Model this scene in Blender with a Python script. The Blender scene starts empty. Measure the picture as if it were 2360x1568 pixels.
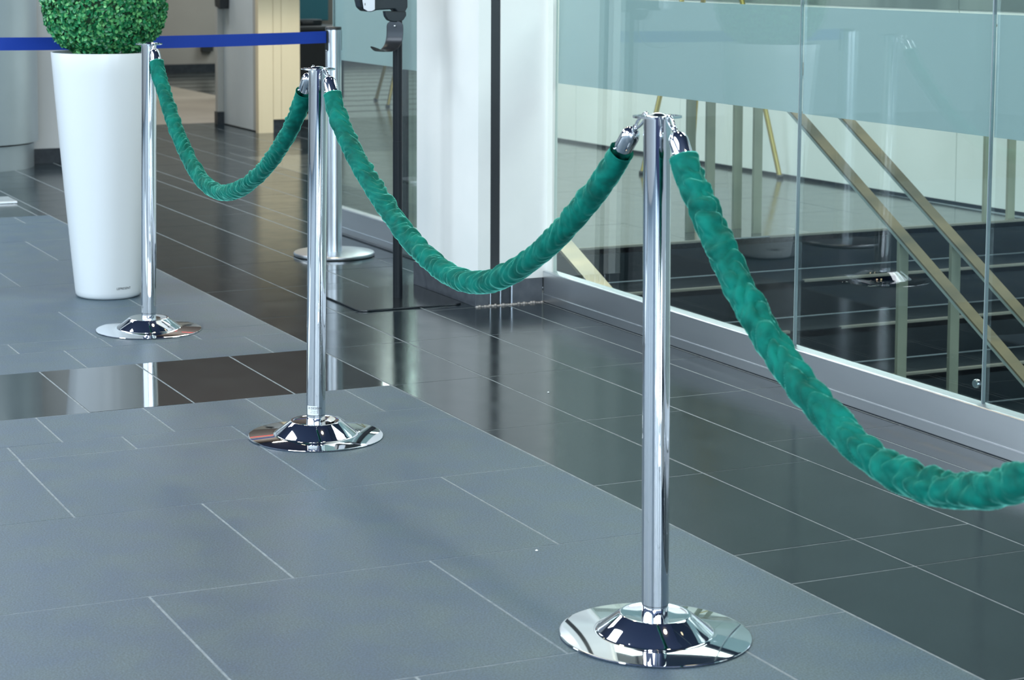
import bpy, bmesh, math, random
from mathutils import Vector, Matrix, noise

random.seed(7)
S = bpy.context.scene
COL = S.collection
PI = math.pi

# ---------------------------------------------------------------- camera (a shifted crop of a level-ish telephoto view)
FPX, CXP, CYP = 4650.33, 842.85, 276.76
cam = bpy.data.cameras.new('camera')
cam.sensor_fit = 'HORIZONTAL'
cam.sensor_width = 36.0
cam.lens = FPX / 2360.0 * 36.0
cam.shift_x = (1180.0 - CXP) / 2360.0
cam.shift_y = -(784.0 - CYP) / 2360.0
cam.clip_start = 0.05
cam.clip_end = 100
cam.dof.use_dof = True
cam.dof.focus_distance = 5.0
cam.dof.aperture_fstop = 9.0
co = bpy.data.objects.new('camera', cam)
COL.objects.link(co)
_rt = Vector((0.92372005, -0.38306279, -0.00204265))
_dn = Vector((-0.03340245, -0.07523255, -0.99660641))
_fw = Vector((0.38160916, 0.92065355, -0.08228905))
m3 = Matrix((_rt, -_dn, -_fw)).transposed()
co.matrix_world = Matrix.Translation((0, 0, 1.24)) @ m3.to_4x4()
S.camera = co

# ---------------------------------------------------------------- world, colour management, lights
S.view_settings.view_transform = 'Standard'
S.view_settings.look = 'None'
S.view_settings.gamma = 1.0
S.view_settings.use_curve_mapping = False
S.view_settings.exposure = 0.22
S.cycles.use_denoising = True
S.cycles.max_bounces = 10
S.cycles.transparent_max_bounces = 16
S.cycles.sample_clamp_indirect = 6.0
S.cycles.caustics_reflective = False
S.cycles.caustics_refractive = False

w = bpy.data.worlds.new('World')
S.world = w
w.use_nodes = True
w.node_tree.nodes['Background'].inputs[0].default_value = (0.62, 0.78, 0.90, 1)
w.node_tree.nodes['Background'].inputs[1].default_value = 0.55


def area(name, loc, size, direction, energy, color, shape='RECTANGLE'):
    l = bpy.data.lights.new(name, 'AREA')
    l.shape = shape
    l.size, l.size_y = size
    l.energy = energy
    l.color = color
    o = bpy.data.objects.new(name, l)
    o.location = loc
    o.rotation_euler = Vector(direction).to_track_quat('-Z', 'Y').to_euler()
    COL.objects.link(o)
    return o


DAY = (0.74, 0.89, 1.0)
# daylight through the tall windows on the left of the hall
for k in range(5):
    area('daylight_left', (-4.85, 0.2 + 2.6 * k, 1.9), (2.2, 2.6), (1, 0, -0.05), 70, DAY)
# unseen panels behind the photographer, added as daylight fill
for k in range(4):
    area('back_fill', (-3.4 + 2.3 * k, -4.35, 1.7), (1.5, 2.4), (0, 1, -0.05), 150, DAY)
# unseen ceiling panels added as ambient fill
for (x, y, e) in ((-1.5, 2.6, 130), (-1.3, 6.6, 140), (-1.6, -1.4, 90), (1.2, 10.3, 90)):
    area('ceiling_fill', (x, y, 3.3), (2.2, 2.2), (0, 0, -1), e, (0.90, 0.96, 1.0))
for k in range(5):
    area('warm_spot', (2.45, 0.4 + 1.9 * k, 3.36), (0.22, 0.22), (0, 0, -1), 16, (1.0, 0.80, 0.50), 'DISK')
# stair hall behind the glass
for (x, y, e) in ((4.9, 4.6, 70), (4.9, 8.2, 75), (5.0, 11.4, 70), (6.6, 15.5, 90), (8.5, 18.5, 110)):
    area('hall_light', (x, y, 3.2), (1.6, 1.6), (0, 0, -1), e, (0.93, 1.0, 0.97))
# unseen fill lamps added for the far corridor and the beige pier
area('corridor_fill', (5.3, 17.0, 2.9), (1.0, 2.0), (0, 0, -1), 50, (1.0, 0.92, 0.8))
area('pier_fill', (4.2, 11.9, 3.1), (0.8, 0.8), (0.1, 0.3, -1), 42, (1.0, 0.90, 0.76))  # added warm fill aimed at the beige pier
area('corridor_fill', (3.75, 13.6, 3.1), (0.6, 0.6), (0.5, 0, -1), 26, (0.95, 0.98, 1.0))  # added to brighten the grey door leaf
area('corridor_fill', (3.9, 15.2, 2.9), (0.8, 0.8), (0.2, -0.1, -1), 30, (1.0, 0.95, 0.88))


# ---------------------------------------------------------------- materials
def mat(name, base=(0.5, 0.5, 0.5), rough=0.5, metal=0.0, spec=0.5, **kw):
    m = bpy.data.materials.new(name)
    m.use_nodes = True
    b = m.node_tree.nodes['Principled BSDF']
    b.inputs['Base Color'].default_value = (*base, 1)
    b.inputs['Roughness'].default_value = rough
    b.inputs['Metallic'].default_value = metal
    b.inputs['Specular IOR Level'].default_value = spec
    for k, v in kw.items():
        b.inputs[k.replace('_', ' ')].default_value = v
    return m


def N(m, t, **kw):
    n = m.node_tree.nodes.new(t)
    for k, v in kw.items():
        setattr(n, k, v)
    return n


def L(m, a, b):
    m.node_tree.links.new(a, b)


def bsdf(m):
    return m.node_tree.nodes['Principled BSDF']


def add_noise(m, scale, c0, c1, bump=0.0, detail=6, bscale=None, bdist=0.001, rough=None, lo=0.35, hi=0.65, coords='Object', stretch=(1, 1, 1)):
    tc = N(m, 'ShaderNodeTexCoord')
    mp = N(m, 'ShaderNodeMapping')
    mp.inputs['Scale'].default_value = stretch
    L(m, tc.outputs[coords], mp.inputs[0])
    n = N(m, 'ShaderNodeTexNoise')
    n.inputs['Scale'].default_value = scale
    n.inputs['Detail'].default_value = detail
    L(m, mp.outputs[0], n.inputs['Vector'])
    r = N(m, 'ShaderNodeValToRGB')
    r.color_ramp.elements[0].position = lo
    r.color_ramp.elements[1].position = hi
    r.color_ramp.elements[0].color = (*c0, 1)
    r.color_ramp.elements[1].color = (*c1, 1)
    L(m, n.outputs['Fac'], r.inputs[0])
    L(m, r.outputs[0], bsdf(m).inputs['Base Color'])
    if rough:
        mr = N(m, 'ShaderNodeMapRange')
        mr.inputs[3].default_value, mr.inputs[4].default_value = rough
        L(m, n.outputs['Fac'], mr.inputs[0])
        L(m, mr.outputs[0], bsdf(m).inputs['Roughness'])
    if bump:
        n2 = N(m, 'ShaderNodeTexNoise')
        n2.inputs['Scale'].default_value = bscale or scale
        n2.inputs['Detail'].default_value = 4
        L(m, mp.outputs[0], n2.inputs['Vector'])
        b = N(m, 'ShaderNodeBump')
        b.inputs['Strength'].default_value = bump
        b.inputs['Distance'].default_value = bdist
        L(m, n2.outputs['Fac'], b.inputs['Height'])
        L(m, b.outputs[0], bsdf(m).inputs['Normal'])
    return m


M = {}
M['matte_tile'] = add_noise(mat('matte_slate_tile', rough=0.42, spec=0.5), 9, (0.043, 0.080, 0.128), (0.060, 0.100, 0.126), bump=0.5, bscale=420, bdist=0.0006, rough=(0.36, 0.5))
M['gloss_tile'] = add_noise(mat('polished_slate_tile', rough=0.1, spec=0.32), 7, (0.004, 0.010, 0.015), (0.008, 0.017, 0.023), bump=0.12, bscale=60, bdist=0.0004, rough=(0.10, 0.22))
M['mirror_tile'] = add_noise(mat('mirror_slate_tile', rough=0.05, spec=1.0), 7, (0.008, 0.014, 0.018), (0.014, 0.022, 0.026), rough=(0.03, 0.09))
M['hall_tile'] = add_noise(mat('hall_tile', rough=0.12, spec=0.7), 7, (0.05, 0.06, 0.06), (0.075, 0.085, 0.083), rough=(0.08, 0.2))
M['step_tile'] = add_noise(mat('step_tile', rough=0.4, spec=0.25), 7, (0.006, 0.011, 0.016), (0.010, 0.017, 0.023), rough=(0.35, 0.55))
M['grout'] = add_noise(mat('grout', rough=0.8), 60, (0.17, 0.21, 0.24), (0.25, 0.30, 0.33))
M['chrome'] = mat('chrome', (0.74, 0.76, 0.79), 0.035, 1.0)
M['steel'] = add_noise(mat('brushed_steel', rough=0.3, metal=1.0), 3, (0.66, 0.70, 0.74), (0.80, 0.83, 0.86), rough=(0.24, 0.4), stretch=(1, 0.15, 1), coords='Object')
M['alu'] = mat('satin_aluminium', (0.52, 0.56, 0.60), 0.28, 1.0)
M['white_pot'] = mat('white_gloss_resin', (0.66, 0.71, 0.74), 0.28, 0, 0.5)
M['white_paint'] = add_noise(mat('white_paint', rough=0.35), 3, (0.82, 0.87, 0.87), (0.88, 0.92, 0.92))
M['wall_white'] = add_noise(mat('wall_white', rough=0.5), 1.2, (0.76, 0.82, 0.78), (0.84, 0.89, 0.86))
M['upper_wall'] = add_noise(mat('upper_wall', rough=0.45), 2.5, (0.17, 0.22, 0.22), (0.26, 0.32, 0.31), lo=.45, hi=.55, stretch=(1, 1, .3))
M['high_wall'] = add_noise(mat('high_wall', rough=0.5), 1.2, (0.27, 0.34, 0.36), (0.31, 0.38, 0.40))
M['wall_grey'] = add_noise(mat('wall_grey', rough=0.5), 1.5, (0.40, 0.43, 0.45), (0.45, 0.48, 0.50))
M['wall_navy'] = mat('wall_navy', (0.02, 0.035, 0.12), 0.5)
M['wall_dark'] = mat('wall_dark', (0.10, 0.10, 0.09), 0.6)
M['corridor_wall'] = add_noise(mat('corridor_wall', rough=0.6), 0.8, (0.24, 0.24, 0.225), (0.30, 0.30, 0.28))
M['corridor_floor'] = add_noise(mat('corridor_floor', rough=0.5), 2, (0.21, 0.20, 0.17), (0.27, 0.255, 0.22))
M['black_base'] = add_noise(mat('dark_skirting', rough=0.35), 30, (0.012, 0.018, 0.026), (0.025, 0.033, 0.042))
M['column_base'] = add_noise(mat('column_base_tile', rough=0.3), 30, (0.045, 0.055, 0.068), (0.07, 0.082, 0.098))
M['black_gloss'] = mat('black_gloss_metal', (0.012, 0.016, 0.020), 0.12, 0, 0.7)
M['black_satin'] = mat('black_satin', (0.018, 0.022, 0.026), 0.35)
M['black_plastic'] = mat('black_plastic', (0.012, 0.020, 0.025), 0.4, 0, 0.25)
M['tray_black'] = mat('tray_dark_metal', (0.03, 0.036, 0.044), 0.33, 0.6)
M['black_pole'] = mat('black_pole_paint', (0.010, 0.014, 0.018), 0.4, 0, 0.15)
M['grey_plastic'] = mat('grey_plastic', (0.62, 0.67, 0.74), 0.3)
M['panel_grey'] = add_noise(mat('panel_grey', rough=0.45), 2, (0.56, 0.62, 0.64), (0.64, 0.70, 0.72))
M['frame_grey'] = mat('frame_grey', (0.42, 0.43, 0.41), 0.45)
M['beige'] = add_noise(mat('beige_board', rough=0.5), 5, (0.62, 0.53, 0.36), (0.68, 0.59, 0.41), stretch=(1, 1, 0.1))
M['beige_joint'] = mat('beige_joint', (0.60, 0.51, 0.35), 0.6)
M['drum'] = add_noise(mat('drum_metal', rough=0.3, metal=0.75), 2, (0.36, 0.43, 0.48), (0.42, 0.49, 0.54), rough=(0.26, 0.36))
M['tan_metal'] = add_noise(mat('tan_bronze_metal', rough=0.35, metal=0.5), 5, (0.17, 0.16, 0.12), (0.40, 0.31, 0.19), stretch=(.3, 1, 1))
M['post_metal'] = add_noise(mat('champagne_metal', rough=0.4, metal=0.4), 8, (0.36, 0.39, 0.31), (0.44, 0.46, 0.36))
M['pale_edge'] = mat('pale_metal_edge', (0.60, 0.68, 0.66), 0.3, 0.3)
M['nosing'] = mat('step_nosing', (0.30, 0.29, 0.25), 0.45, 0.3)
M['gold'] = mat('gold_metal', (0.50, 0.38, 0.12), 0.3, 0.75)
M['navy_tape'] = mat('blue_webbing', (0.0, 0.04, 0.36), 0.7)
M['teal'] = mat('teal_panel', (0.01, 0.09, 0.12), 0.4)
M['dark_interior'] = mat('dark_cabinet', (0.006, 0.008, 0.011), 0.5)
M['ink'] = mat('black_ink', (0.01, 0.012, 0.015), 0.5)
M['soil'] = add_noise(mat('soil', rough=0.9), 80, (0.03, 0.02, 0.012), (0.07, 0.05, 0.03))
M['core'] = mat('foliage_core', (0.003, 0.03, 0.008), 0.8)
M['sealant'] = add_noise(mat('sealant', rough=0.7), 40, (0.30, 0.30, 0.30), (0.42, 0.41, 0.40))
M['concrete_white'] = mat('ceiling_navy', (0.05, 0.07, 0.15), 0.6)
M['bulkhead'] = mat('bulkhead_brown', (0.035, 0.024, 0.020), 0.5)
M['red_paint'] = mat('red_paint', (0.55, 0.01, 0.015), 0.4)

# fine crystalline speckle on the slate tiles
for key, sc_, amt in (('matte_tile', 260, 0.45), ('gloss_tile', 200, 0.22)):
    m = M[key]
    b = bsdf(m)
    src = b.inputs['Base Color'].links[0].from_socket
    tc = N(m, 'ShaderNodeTexCoord')
    n1 = N(m, 'ShaderNodeTexNoise')
    n1.inputs['Scale'].default_value = sc_
    n1.inputs['Detail'].default_value = 2
    L(m, tc.outputs['Object'], n1.inputs['Vector'])
    mr = N(m, 'ShaderNodeMapRange')
    mr.inputs[1].default_value = 0.3
    mr.inputs[2].default_value = 0.7
    mr.inputs[3].default_value = 1 - amt
    mr.inputs[4].default_value = 1 + amt
    L(m, n1.outputs['Fac'], mr.inputs[0])
    mu = N(m, 'ShaderNodeVectorMath', operation='SCALE')
    L(m, src, mu.inputs[0])
    L(m, mr.outputs[0], mu.inputs['Scale'])
    L(m, mu.outputs[0], b.inputs['Base Color'])

# leaves: several greens per leaf
m = M['leaf'] = mat('boxwood_leaf', (0.02, 0.2, 0.06), 0.32, 0, 0.5)
g = N(m, 'ShaderNodeNewGeometry')
r = N(m, 'ShaderNodeValToRGB')
r.color_ramp.elements[0].color = (0.006, 0.10, 0.035, 1)
r.color_ramp.elements[1].color = (0.17, 0.50, 0.17, 1)
e = r.color_ramp.elements.new(0.55)
e.color = (0.018, 0.24, 0.085, 1)
L(m, g.outputs['Random Per Island'], r.inputs[0])
L(m, r.outputs[0], bsdf(m).inputs['Base Color'])

# green velvet
m = M['velvet'] = mat('green_velvet', (0.0, 0.17, 0.13), 0.75, 0, 0.15)
b = bsdf(m)
b.inputs['Sheen Weight'].default_value = 0.9
b.inputs['Sheen Roughness'].default_value = 0.28
b.inputs['Sheen Tint'].default_value = (0.25, 1.0, 0.82, 1)
add_noise(m, 26, (0.0, 0.075, 0.057), (0.0, 0.15, 0.115), bump=0.25, bscale=300, bdist=0.0006)


def glass_material(name, tint, rough=0.0):
    m = bpy.data.materials.new(name)
    m.use_nodes = True
    nt = m.node_tree
    nt.nodes.remove(nt.nodes['Principled BSDF'])
    out = nt.nodes['Material Output']
    tr = N(m, 'ShaderNodeBsdfTransparent')
    tr.inputs[0].default_value = (*tint, 1)
    gl = N(m, 'ShaderNodeBsdfGlossy')
    gl.inputs['Roughness'].default_value = rough
    fr = N(m, 'ShaderNodeFresnel')
    # same reflectance at the front and at the back face of the pane
    ge = N(m, 'ShaderNodeNewGeometry')
    io = N(m, 'ShaderNodeMapRange')
    io.inputs[3].default_value = 1.72
    io.inputs[4].default_value = 1 / 1.72
    L(m, ge.outputs['Backfacing'], io.inputs[0])
    L(m, io.outputs[0], fr.inputs[0])
    mx = N(m, 'ShaderNodeMixShader')
    L(m, fr.outputs[0], mx.inputs[0])
    L(m, tr.outputs[0], mx.inputs[1])
    L(m, gl.outputs[0], mx.inputs[2])
    L(m, mx.outputs[0], out.inputs[0])
    return m


M['glass'] = glass_material('clear_glass', (0.88, 0.945, 0.93))
M['glass_edge'] = mat('glass_edge', (0.30, 0.42, 0.42), 0.15, 0, 0.8)
M['film'] = mat('frosted_film', (0.62, 0.72, 0.76), 0.5, 0, 0.3)
m = M['film']
nt = m.node_tree
tl = N(m, 'ShaderNodeBsdfTranslucent')
tl.inputs[0].default_value = (0.74, 0.83, 0.86, 1)
mx = N(m, 'ShaderNodeMixShader')
mx.inputs[0].default_value = 0.45
L(m, bsdf(m).outputs[0], mx.inputs[1])
L(m, tl.outputs[0], mx.inputs[2])
tr = N(m, 'ShaderNodeBsdfTransparent')
mx2 = N(m, 'ShaderNodeMixShader')
mx2.inputs[0].default_value = 0.02
L(m, mx.outputs[0], mx2.inputs[1])
L(m, tr.outputs[0], mx2.inputs[2])
L(m, mx2.outputs[0], nt.nodes['Material Output'].inputs[0])


# ---------------------------------------------------------------- mesh helpers
class MB:
    """collects geometry, then links it as ONE mesh object"""

    def __init__(s):
        s.v, s.f, s.sm = [], [], []

    def add(s, vs, fs, smooth=False, mtx=None):
        o = len(s.v)
        if mtx is not None:
            vs = [mtx @ Vector(p) for p in vs]
        s.v += [tuple(p) for p in vs]
        s.f += [tuple(i + o for i in f) for f in fs]
        s.sm += [smooth] * len(fs)
        return s

    def box(s, x0, x1, y0, y1, z0, z1, mtx=None):
        vs = [(x0, y0, z0), (x1, y0, z0), (x1, y1, z0), (x0, y1, z0), (x0, y0, z1), (x1, y0, z1), (x1, y1, z1), (x0, y1, z1)]
        return s.add(vs, [(3, 2, 1, 0), (4, 5, 6, 7), (0, 1, 5, 4), (1, 2, 6, 5), (2, 3, 7, 6), (3, 0, 4, 7)], False, mtx)

    def lathe(s, prof, n=64, mtx=None, smooth=True, cap=True):
        vs, fs = [], []
        for r_, z in prof:
            for i in range(n):
                a = 2 * PI * i / n
                vs.append((r_ * math.cos(a), r_ * math.sin(a), z))
        for k in range(len(prof) - 1):
            for i in range(n):
                j = (i + 1) % n
                fs.append((k * n + i, k * n + j, (k + 1) * n + j, (k + 1) * n + i))
        if cap:
            fs.append(tuple(range(n - 1, -1, -1)))
            fs.append(tuple((len(prof) - 1) * n + i for i in range(n)))
        return s.add(vs, fs, smooth, mtx)

    def tube(s, pts, rad, n=16, smooth=True, cap=True, flat=None):
        pts = [Vector(p) for p in pts]
        rs = rad if isinstance(rad, (list, tuple)) else [rad] * len(pts)
        vs, fs = [], []
        t0 = (pts[1] - pts[0]).normalized()
        up = Vector((0, 0, 1)) if abs(t0.z) < 0.9 else Vector((1, 0, 0))
        nrm = (up - t0 * up.dot(t0)).normalized()
        for k, p in enumerate(pts):
            a = pts[max(k - 1, 0)]
            b_ = pts[min(k + 1, len(pts) - 1)]
            t = (b_ - a).normalized()
            nrm = (nrm - t * nrm.dot(t)).normalized()
            bi = t.cross(nrm)
            for i in range(n):
                an = 2 * PI * i / n
                vs.append(p + (nrm * math.cos(an) + bi * math.sin(an)) * rs[k])
        for k in range(len(pts) - 1):
            for i in range(n):
                j = (i + 1) % n
                fs.append((k * n + i, k * n + j, (k + 1) * n + j, (k + 1) * n + i))
        if cap:
            fs.append(tuple(range(n - 1, -1, -1)))
            fs.append(tuple((len(pts) - 1) * n + i for i in range(n)))
        return s.add(vs, fs, smooth)

    def prism(s, poly, h0, h1, mtx=None, smooth=False):
        n = len(poly)
        vs = [(x, y, h0) for x, y in poly] + [(x, y, h1) for x, y in poly]
        fs = [tuple(range(n - 1, -1, -1)), tuple(range(n, 2 * n))] + [(i, (i + 1) % n, n + (i + 1) % n, n + i) for i in range(n)]
        return s.add(vs, fs, smooth, mtx)

    def build(s, name, material, parent=None, bevel=0.0, segs=2, auto=None):
        me = bpy.data.meshes.new(name)
        me.from_pydata(s.v, [], s.f)
        me.polygons.foreach_set('use_smooth', s.sm)
        if bevel:
            bm = bmesh.new()
            bm.from_mesh(me)
            es = [e for e in bm.edges if len(e.link_faces) == 2 and e.calc_face_angle(0) > 0.6]
            bmesh.ops.bevel(bm, geom=es, offset=bevel, segments=segs, affect='EDGES', profile=0.5)
            bm.to_mesh(me)
            bm.free()
        if auto:
            me.polygons.foreach_set('use_smooth', [True] * len(me.polygons))
            bm = bmesh.new()
            bm.from_mesh(me)
            for e in bm.edges:
                if len(e.link_faces) == 2 and e.calc_face_angle(0) > auto:
                    e.smooth = False
            bm.to_mesh(me)
            bm.free()
        me.materials.append(material)
        o = bpy.data.objects.new(name, me)
        COL.objects.link(o)
        if parent:
            o.parent = parent
        return o


def bx(name, x0, x1, y0, y1, z0, z1, material, parent=None, bevel=0.0):
    return MB().box(x0, x1, y0, y1, z0, z1).build(name, material, parent, bevel)


def empty(name, loc=(0, 0, 0), rz=0):
    o = bpy.data.objects.new(name, None)
    o.location = loc
    o.rotation_euler = (0, 0, rz)
    o.empty_display_size = 0.1
    COL.objects.link(o)
    return o


def tag(o, label=None, cat=None, group=None, kind=None):
    if label: o['label'] = label
    if cat: o['category'] = cat
    if group: o['group'] = group
    if kind: o['kind'] = kind
    return o


def struct(o, label=None):
    o['kind'] = 'structure'
    if label: o['label'] = label
    return o


def copy_tree(o, parent=None):
    c = o.copy()
    COL.objects.link(c)
    if parent: c.parent = parent
    for ch in list(o.children):
        copy_tree(ch, c)
    return c


# ================================================================ FLOOR
floor = struct(bx('floor', -5, 12, -4.5, 7.43, -0.03, -0.0016, M['grout']), 'floor of large grey slate tiles with pale grout joints')
# the stair well behind the glass cuts the slab: replace by an L-shaped slab
floor.data.clear_geometry()
_f = MB()
_f.box(-5, 3.40, -4.5, 21.6, -0.03, -0.0006)
_f.box(3.40, 12, 7.43, 21.6, -0.03, -0.0006)
floor.data.from_pydata(_f.v, [], _f.f)
floor.data.materials.clear()
floor.data.materials.append(M['grout'])

J = 0.0026
tile_mesh = {}
n_tiles = 0
extra = {}


def tile(x0, x1, y0, y1, m, name='tile', tilt=True):
    global n_tiles
    J = 0.0010 if m.name == 'hall_tile' else 0.0026
    w_, d_ = x1 - x0 - J * 2, y1 - y0 - J * 1.3
    if w_ < 0.01 or d_ < 0.01: return
    if n_tiles >= 298:
        extra.setdefault(m.name, (m, MB()))[1].box(x0 + J, x1 - J, y0 + J, y1 - J, -0.012, 0)
        return
    key = (round(w_, 3), round(d_, 3), m.name)
    if key not in tile_mesh:
        mb = MB().box(-w_ / 2, w_ / 2, -d_ / 2, d_ / 2, -0.012, 0.0)
        o = mb.build(name, m, None, bevel=0.0004, segs=1)
        tile_mesh[key] = o.data
    else:
        o = bpy.data.objects.new(name, tile_mesh[key])
        COL.objects.link(o)
    o.parent = floor
    o.location = ((x0 + x1) / 2, (y0 + y1) / 2, random.uniform(-0.0002, 0.0))
    if tilt:
        o.rotation_euler = (random.uniform(-1, 1) * 0.0008, random.uniform(-1, 1) * 0.0008, 0)
    n_tiles += 1


XB = 2.26
# rows of the matte field: (y0, y1, one joint, pitch, glossy?)
rows = [(2.493, 3.09, 1.966, .595, 0), (3.09, 3.687, 1.667, .595, 0), (3.687, 4.281, 1.966, .595, 0), (4.281, 4.828, 1.672, .595, 0),
        (4.828, 4.968, 1.972, .2975, 0), (4.968, 5.266, 2.114, .2975, 0), (5.266, 5.848, 1.965, .2975, 1), (5.848, 6.139, 2.112, .2975, 0),
        (6.139, 6.305, 1.971, .2975, 0), (6.305, 6.82, 1.668, .595, 0), (6.82, 7.40, 1.965, .595, 0), (7.40, 7.98, 1.667, .595, 0),
        (7.98, 8.57, 1.955, .595, 0), (8.57, 9.15, 1.67, .595, 0), (9.15, 9.40, 2.09, .2975, 0)]
y = 9.40
k = 0
while y < 14.1:
    rows.append((y, min(y + .585, 14.1), 1.965 if k % 2 else 2.205, .595, 1))
    y += .585
    k += 1
row_left = []
rows += [(1.896, 2.493, 1.667, .595, 0), (1.30, 1.896, 1.966, .595, 0)]
cols = [(2.26, 2.558, 'a'), (2.558, 2.859, 'a'), (2.859, 3.159, 'b'), (3.159, 3.301, 'c')]
ja = [2.09, 2.68, 3.27, 3.475, 4.069, 4.66, 5.262, 5.845, 6.42, 7.0, 7.59, 8.18, 8.77, 9.36, 9.95, 10.54, 11.13, 11.72, 12.31, 12.9, 13.5, 14.1]
jb = [1.9, 2.49, 3.08, 3.68, 4.27, 4.81, 5.262, 5.845, 6.33, 6.82, 7.3, 7.9, 8.49, 9.08, 9.67, 10.26, 10.85, 11.44, 12.03, 12.62, 13.21, 14.1]
jc = [1.9, 2.5, 3.1, 3.69, 4.288, 4.81, 5.262, 5.845, 6.33, 6.9, 7.5, 8.2, 8.8, 9.4, 10.0, 10.6, 11.2, 11.8, 12.4, 13.0, 13.6, 14.1]
jmap = {'a': ja, 'b': jb, 'c': jc}
for x0, x1, key in cols:
    js = jmap[key]
    for a, b_ in zip(js, js[1:]):
        tile(x0, x1, a, b_, M['gloss_tile'])
for r_i, (y0, y1, xj, pitch, gl) in enumerate(rows):
    e0 = XB
    x = xj
    xs = [XB]
    xmin = 0.3 if y0 < 9 else 1.4
    while x > xmin:
        if XB - x > 0.02: xs.append(x)
        x -= pitch
    xs.append(xs[-1] - pitch)
    row_left.append((xs[-1], y0, y1, .595, gl, y0 < 6))
    for a, b_ in zip(xs[1:], xs):
        tile(a, b_, y0, y1, (M['mirror_tile'] if y0 < 6 else M['gloss_tile']) if gl else M['matte_tile'])
# landing of the stair hall
for i in range(5):
    for j in range(7):
        if not (j > 1 and i < 1):
            tile(3.42 + .6 * i, 3.42 + .6 * (i + 1), 7.445 + .6 * j, 7.445 + .6 * (j + 1), M['hall_tile'])
# the rest of the floor, far away or out of the picture, in one piece
n_tiles = 999
for i in range(12):
    for j in range(10):
        x0, y0 = 3.301 + .3 * i, 8.645 + .5454 * j
        if x0 + .3 < 4.03 or y0 > 11.8:
            tile(x0, x0 + .3, y0, y0 + .5454, M['gloss_tile'])
        elif i == 2:
            tile(x0, 4.02, y0, y0 + .5454, M['gloss_tile'])
for i in range(12):
    tile(4.02 + .3 * i, 4.02 + .3 * (i + 1), 11.645, 11.917, M['gloss_tile'])
for j in range(5):
    for i in range(8):
        tile(6.9 + .6 * i, 7.5 + .6 * i, 11.7 + .48 * j, 12.18 + .48 * j, M['hall_tile'])
tile(3.301, 3.42, 8.2, 8.645, M['gloss_tile'])
for (xl, y0, y1, pitch, gl, near) in row_left:
    while xl > -4.9:
        tile(max(xl - pitch, -4.95), xl, y0, y1, (M['mirror_tile'] if near else M['gloss_tile']) if gl else M['matte_tile'])
        xl -= pitch
for j in range(9):
    for i in range(9):
        tile(-4.9 + .6 * i, -4.9 + .6 * (i + 1), -4.4 + .633 * j, -4.4 + .633 * (j + 1), M['matte_tile'])
for j in range(9):
    for i in range(5):
        tile(.5 + .56 * i, .5 + .56 * (i + 1), -4.4 + .633 * j, -4.4 + .633 * (j + 1), M['gloss_tile'])
for j in range(14):
    for i in range(13):
        x0, y0 = 3.42 + .6 * i, 14.1 + .54 * j
        if x0 > 5.0: tile(x0, x0 + .6, y0, y0 + .6, M['hall_tile'])
for kk, (m_, mb) in extra.items():
    o = mb.build('distant_tiles', m_, floor)
    o['kind'] = 'stuff'
# lighter floor of the corridor at the back
bx('corridor_floor', 3.2, 5.55, 14.1, 20.4, -0.02, 0.001, M['corridor_floor'], floor)
bx('floor_plate', 1.95, 2.225, 9.91, 10.12, 0.0, 0.012, M['steel'], floor, bevel=0.002)
# little white crumbs of paint lying on the tiles
cr = MB()
for (x, y_) in ((2.13, 3.56), (2.36, 4.0), (2.63, 5.0), (1.9, 3.66)):
    cr.lathe([(0.0015, 0), (0.0035, 0.001), (0.0012, 0.003)], 7, Matrix.Translation((x, y_, 0.0002)))
cr.build('crumbs', M['white_paint'], floor)['kind'] = 'stuff'

# ================================================================ ROOM SHELL
struct(bx('ceiling', -5, 12, -4.5, 21.6, 3.4, 3.5, M['concrete_white']))
# left wall with window openings
lw = MB()
lw.box(-5.0, -4.9, -4.5, 21.6, 0, 0.5)
lw.box(-5.0, -4.9, -4.5, 21.6, 3.25, 3.4)
lw.box(-5.0, -4.9, 12.0, 21.6, 0.5, 3.25)
lw.box(-5.0, -4.9, -4.5, -1.0, 0.5, 3.25)
for k in range(6):
    lw.box(-5.02, -4.82, -1.12 + 2.6 * k - .06, -1.12 + 2.6 * k + .12, 0, 3.4)
struct(lw.build('wall_left', M['wall_grey']))
bw = MB()
bw.box(-5, 5, -4.5, -4.4, 0, 0.4)
bw.box(-5, 5, -4.5, -4.4, 3.0, 3.4)
for k in range(4):
    bw.box(-5.0 + 2.3 * k, -4.2 + 2.3 * k, -4.5, -4.4, 0.4, 3.0)
bw.box(4.5, 12, -4.5, -4.4, 0.4, 3.0)
struct(bw.build('wall_back', M['wall_navy']))
struct(bx('wall_right', 11.9, 12, -4.5, 21.6, -3, 3.4, M['wall_white']))
# far wall of the stair hall
hw = empty('wall_far', (0, 0, 0))
struct(hw)
bx('wall_face', 5.6, 12, 21.5, 21.6, 0, 3.4, M['wall_white'], hw)
bx('baseboard', 5.6, 12, 21.48, 21.5, 0, 0.13, M['black_base'], hw)

# grey wall piece behind the planter
wp = struct(empty('wall_front', (0, 0, 0)))
bx('wall_face', 2.70, 3.42, 11.76, 11.9, 0.088, 3.4, M['wall_grey'], wp)
bx('baseboard', 2.70, 3.42, 11.755, 11.9, 0, 0.088, M['black_base'], wp)
bx('corner_strip', 2.685, 2.70, 11.74, 11.9, 0.0, 3.4, M['pale_edge'], wp)
# return wall from that piece to the corridor, and left remainder
rw = MB()
rw.box(-5, 2.2, 14.1, 14.3, 0, 3.4)
rw.box(3.30, 3.42, 11.9, 14.2, 0, 3.4)
rw.box(2.7, 3.4, 14.1, 14.2, 0, 3.4)
struct(rw.build('wall_side', M['wall_grey']))
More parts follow.
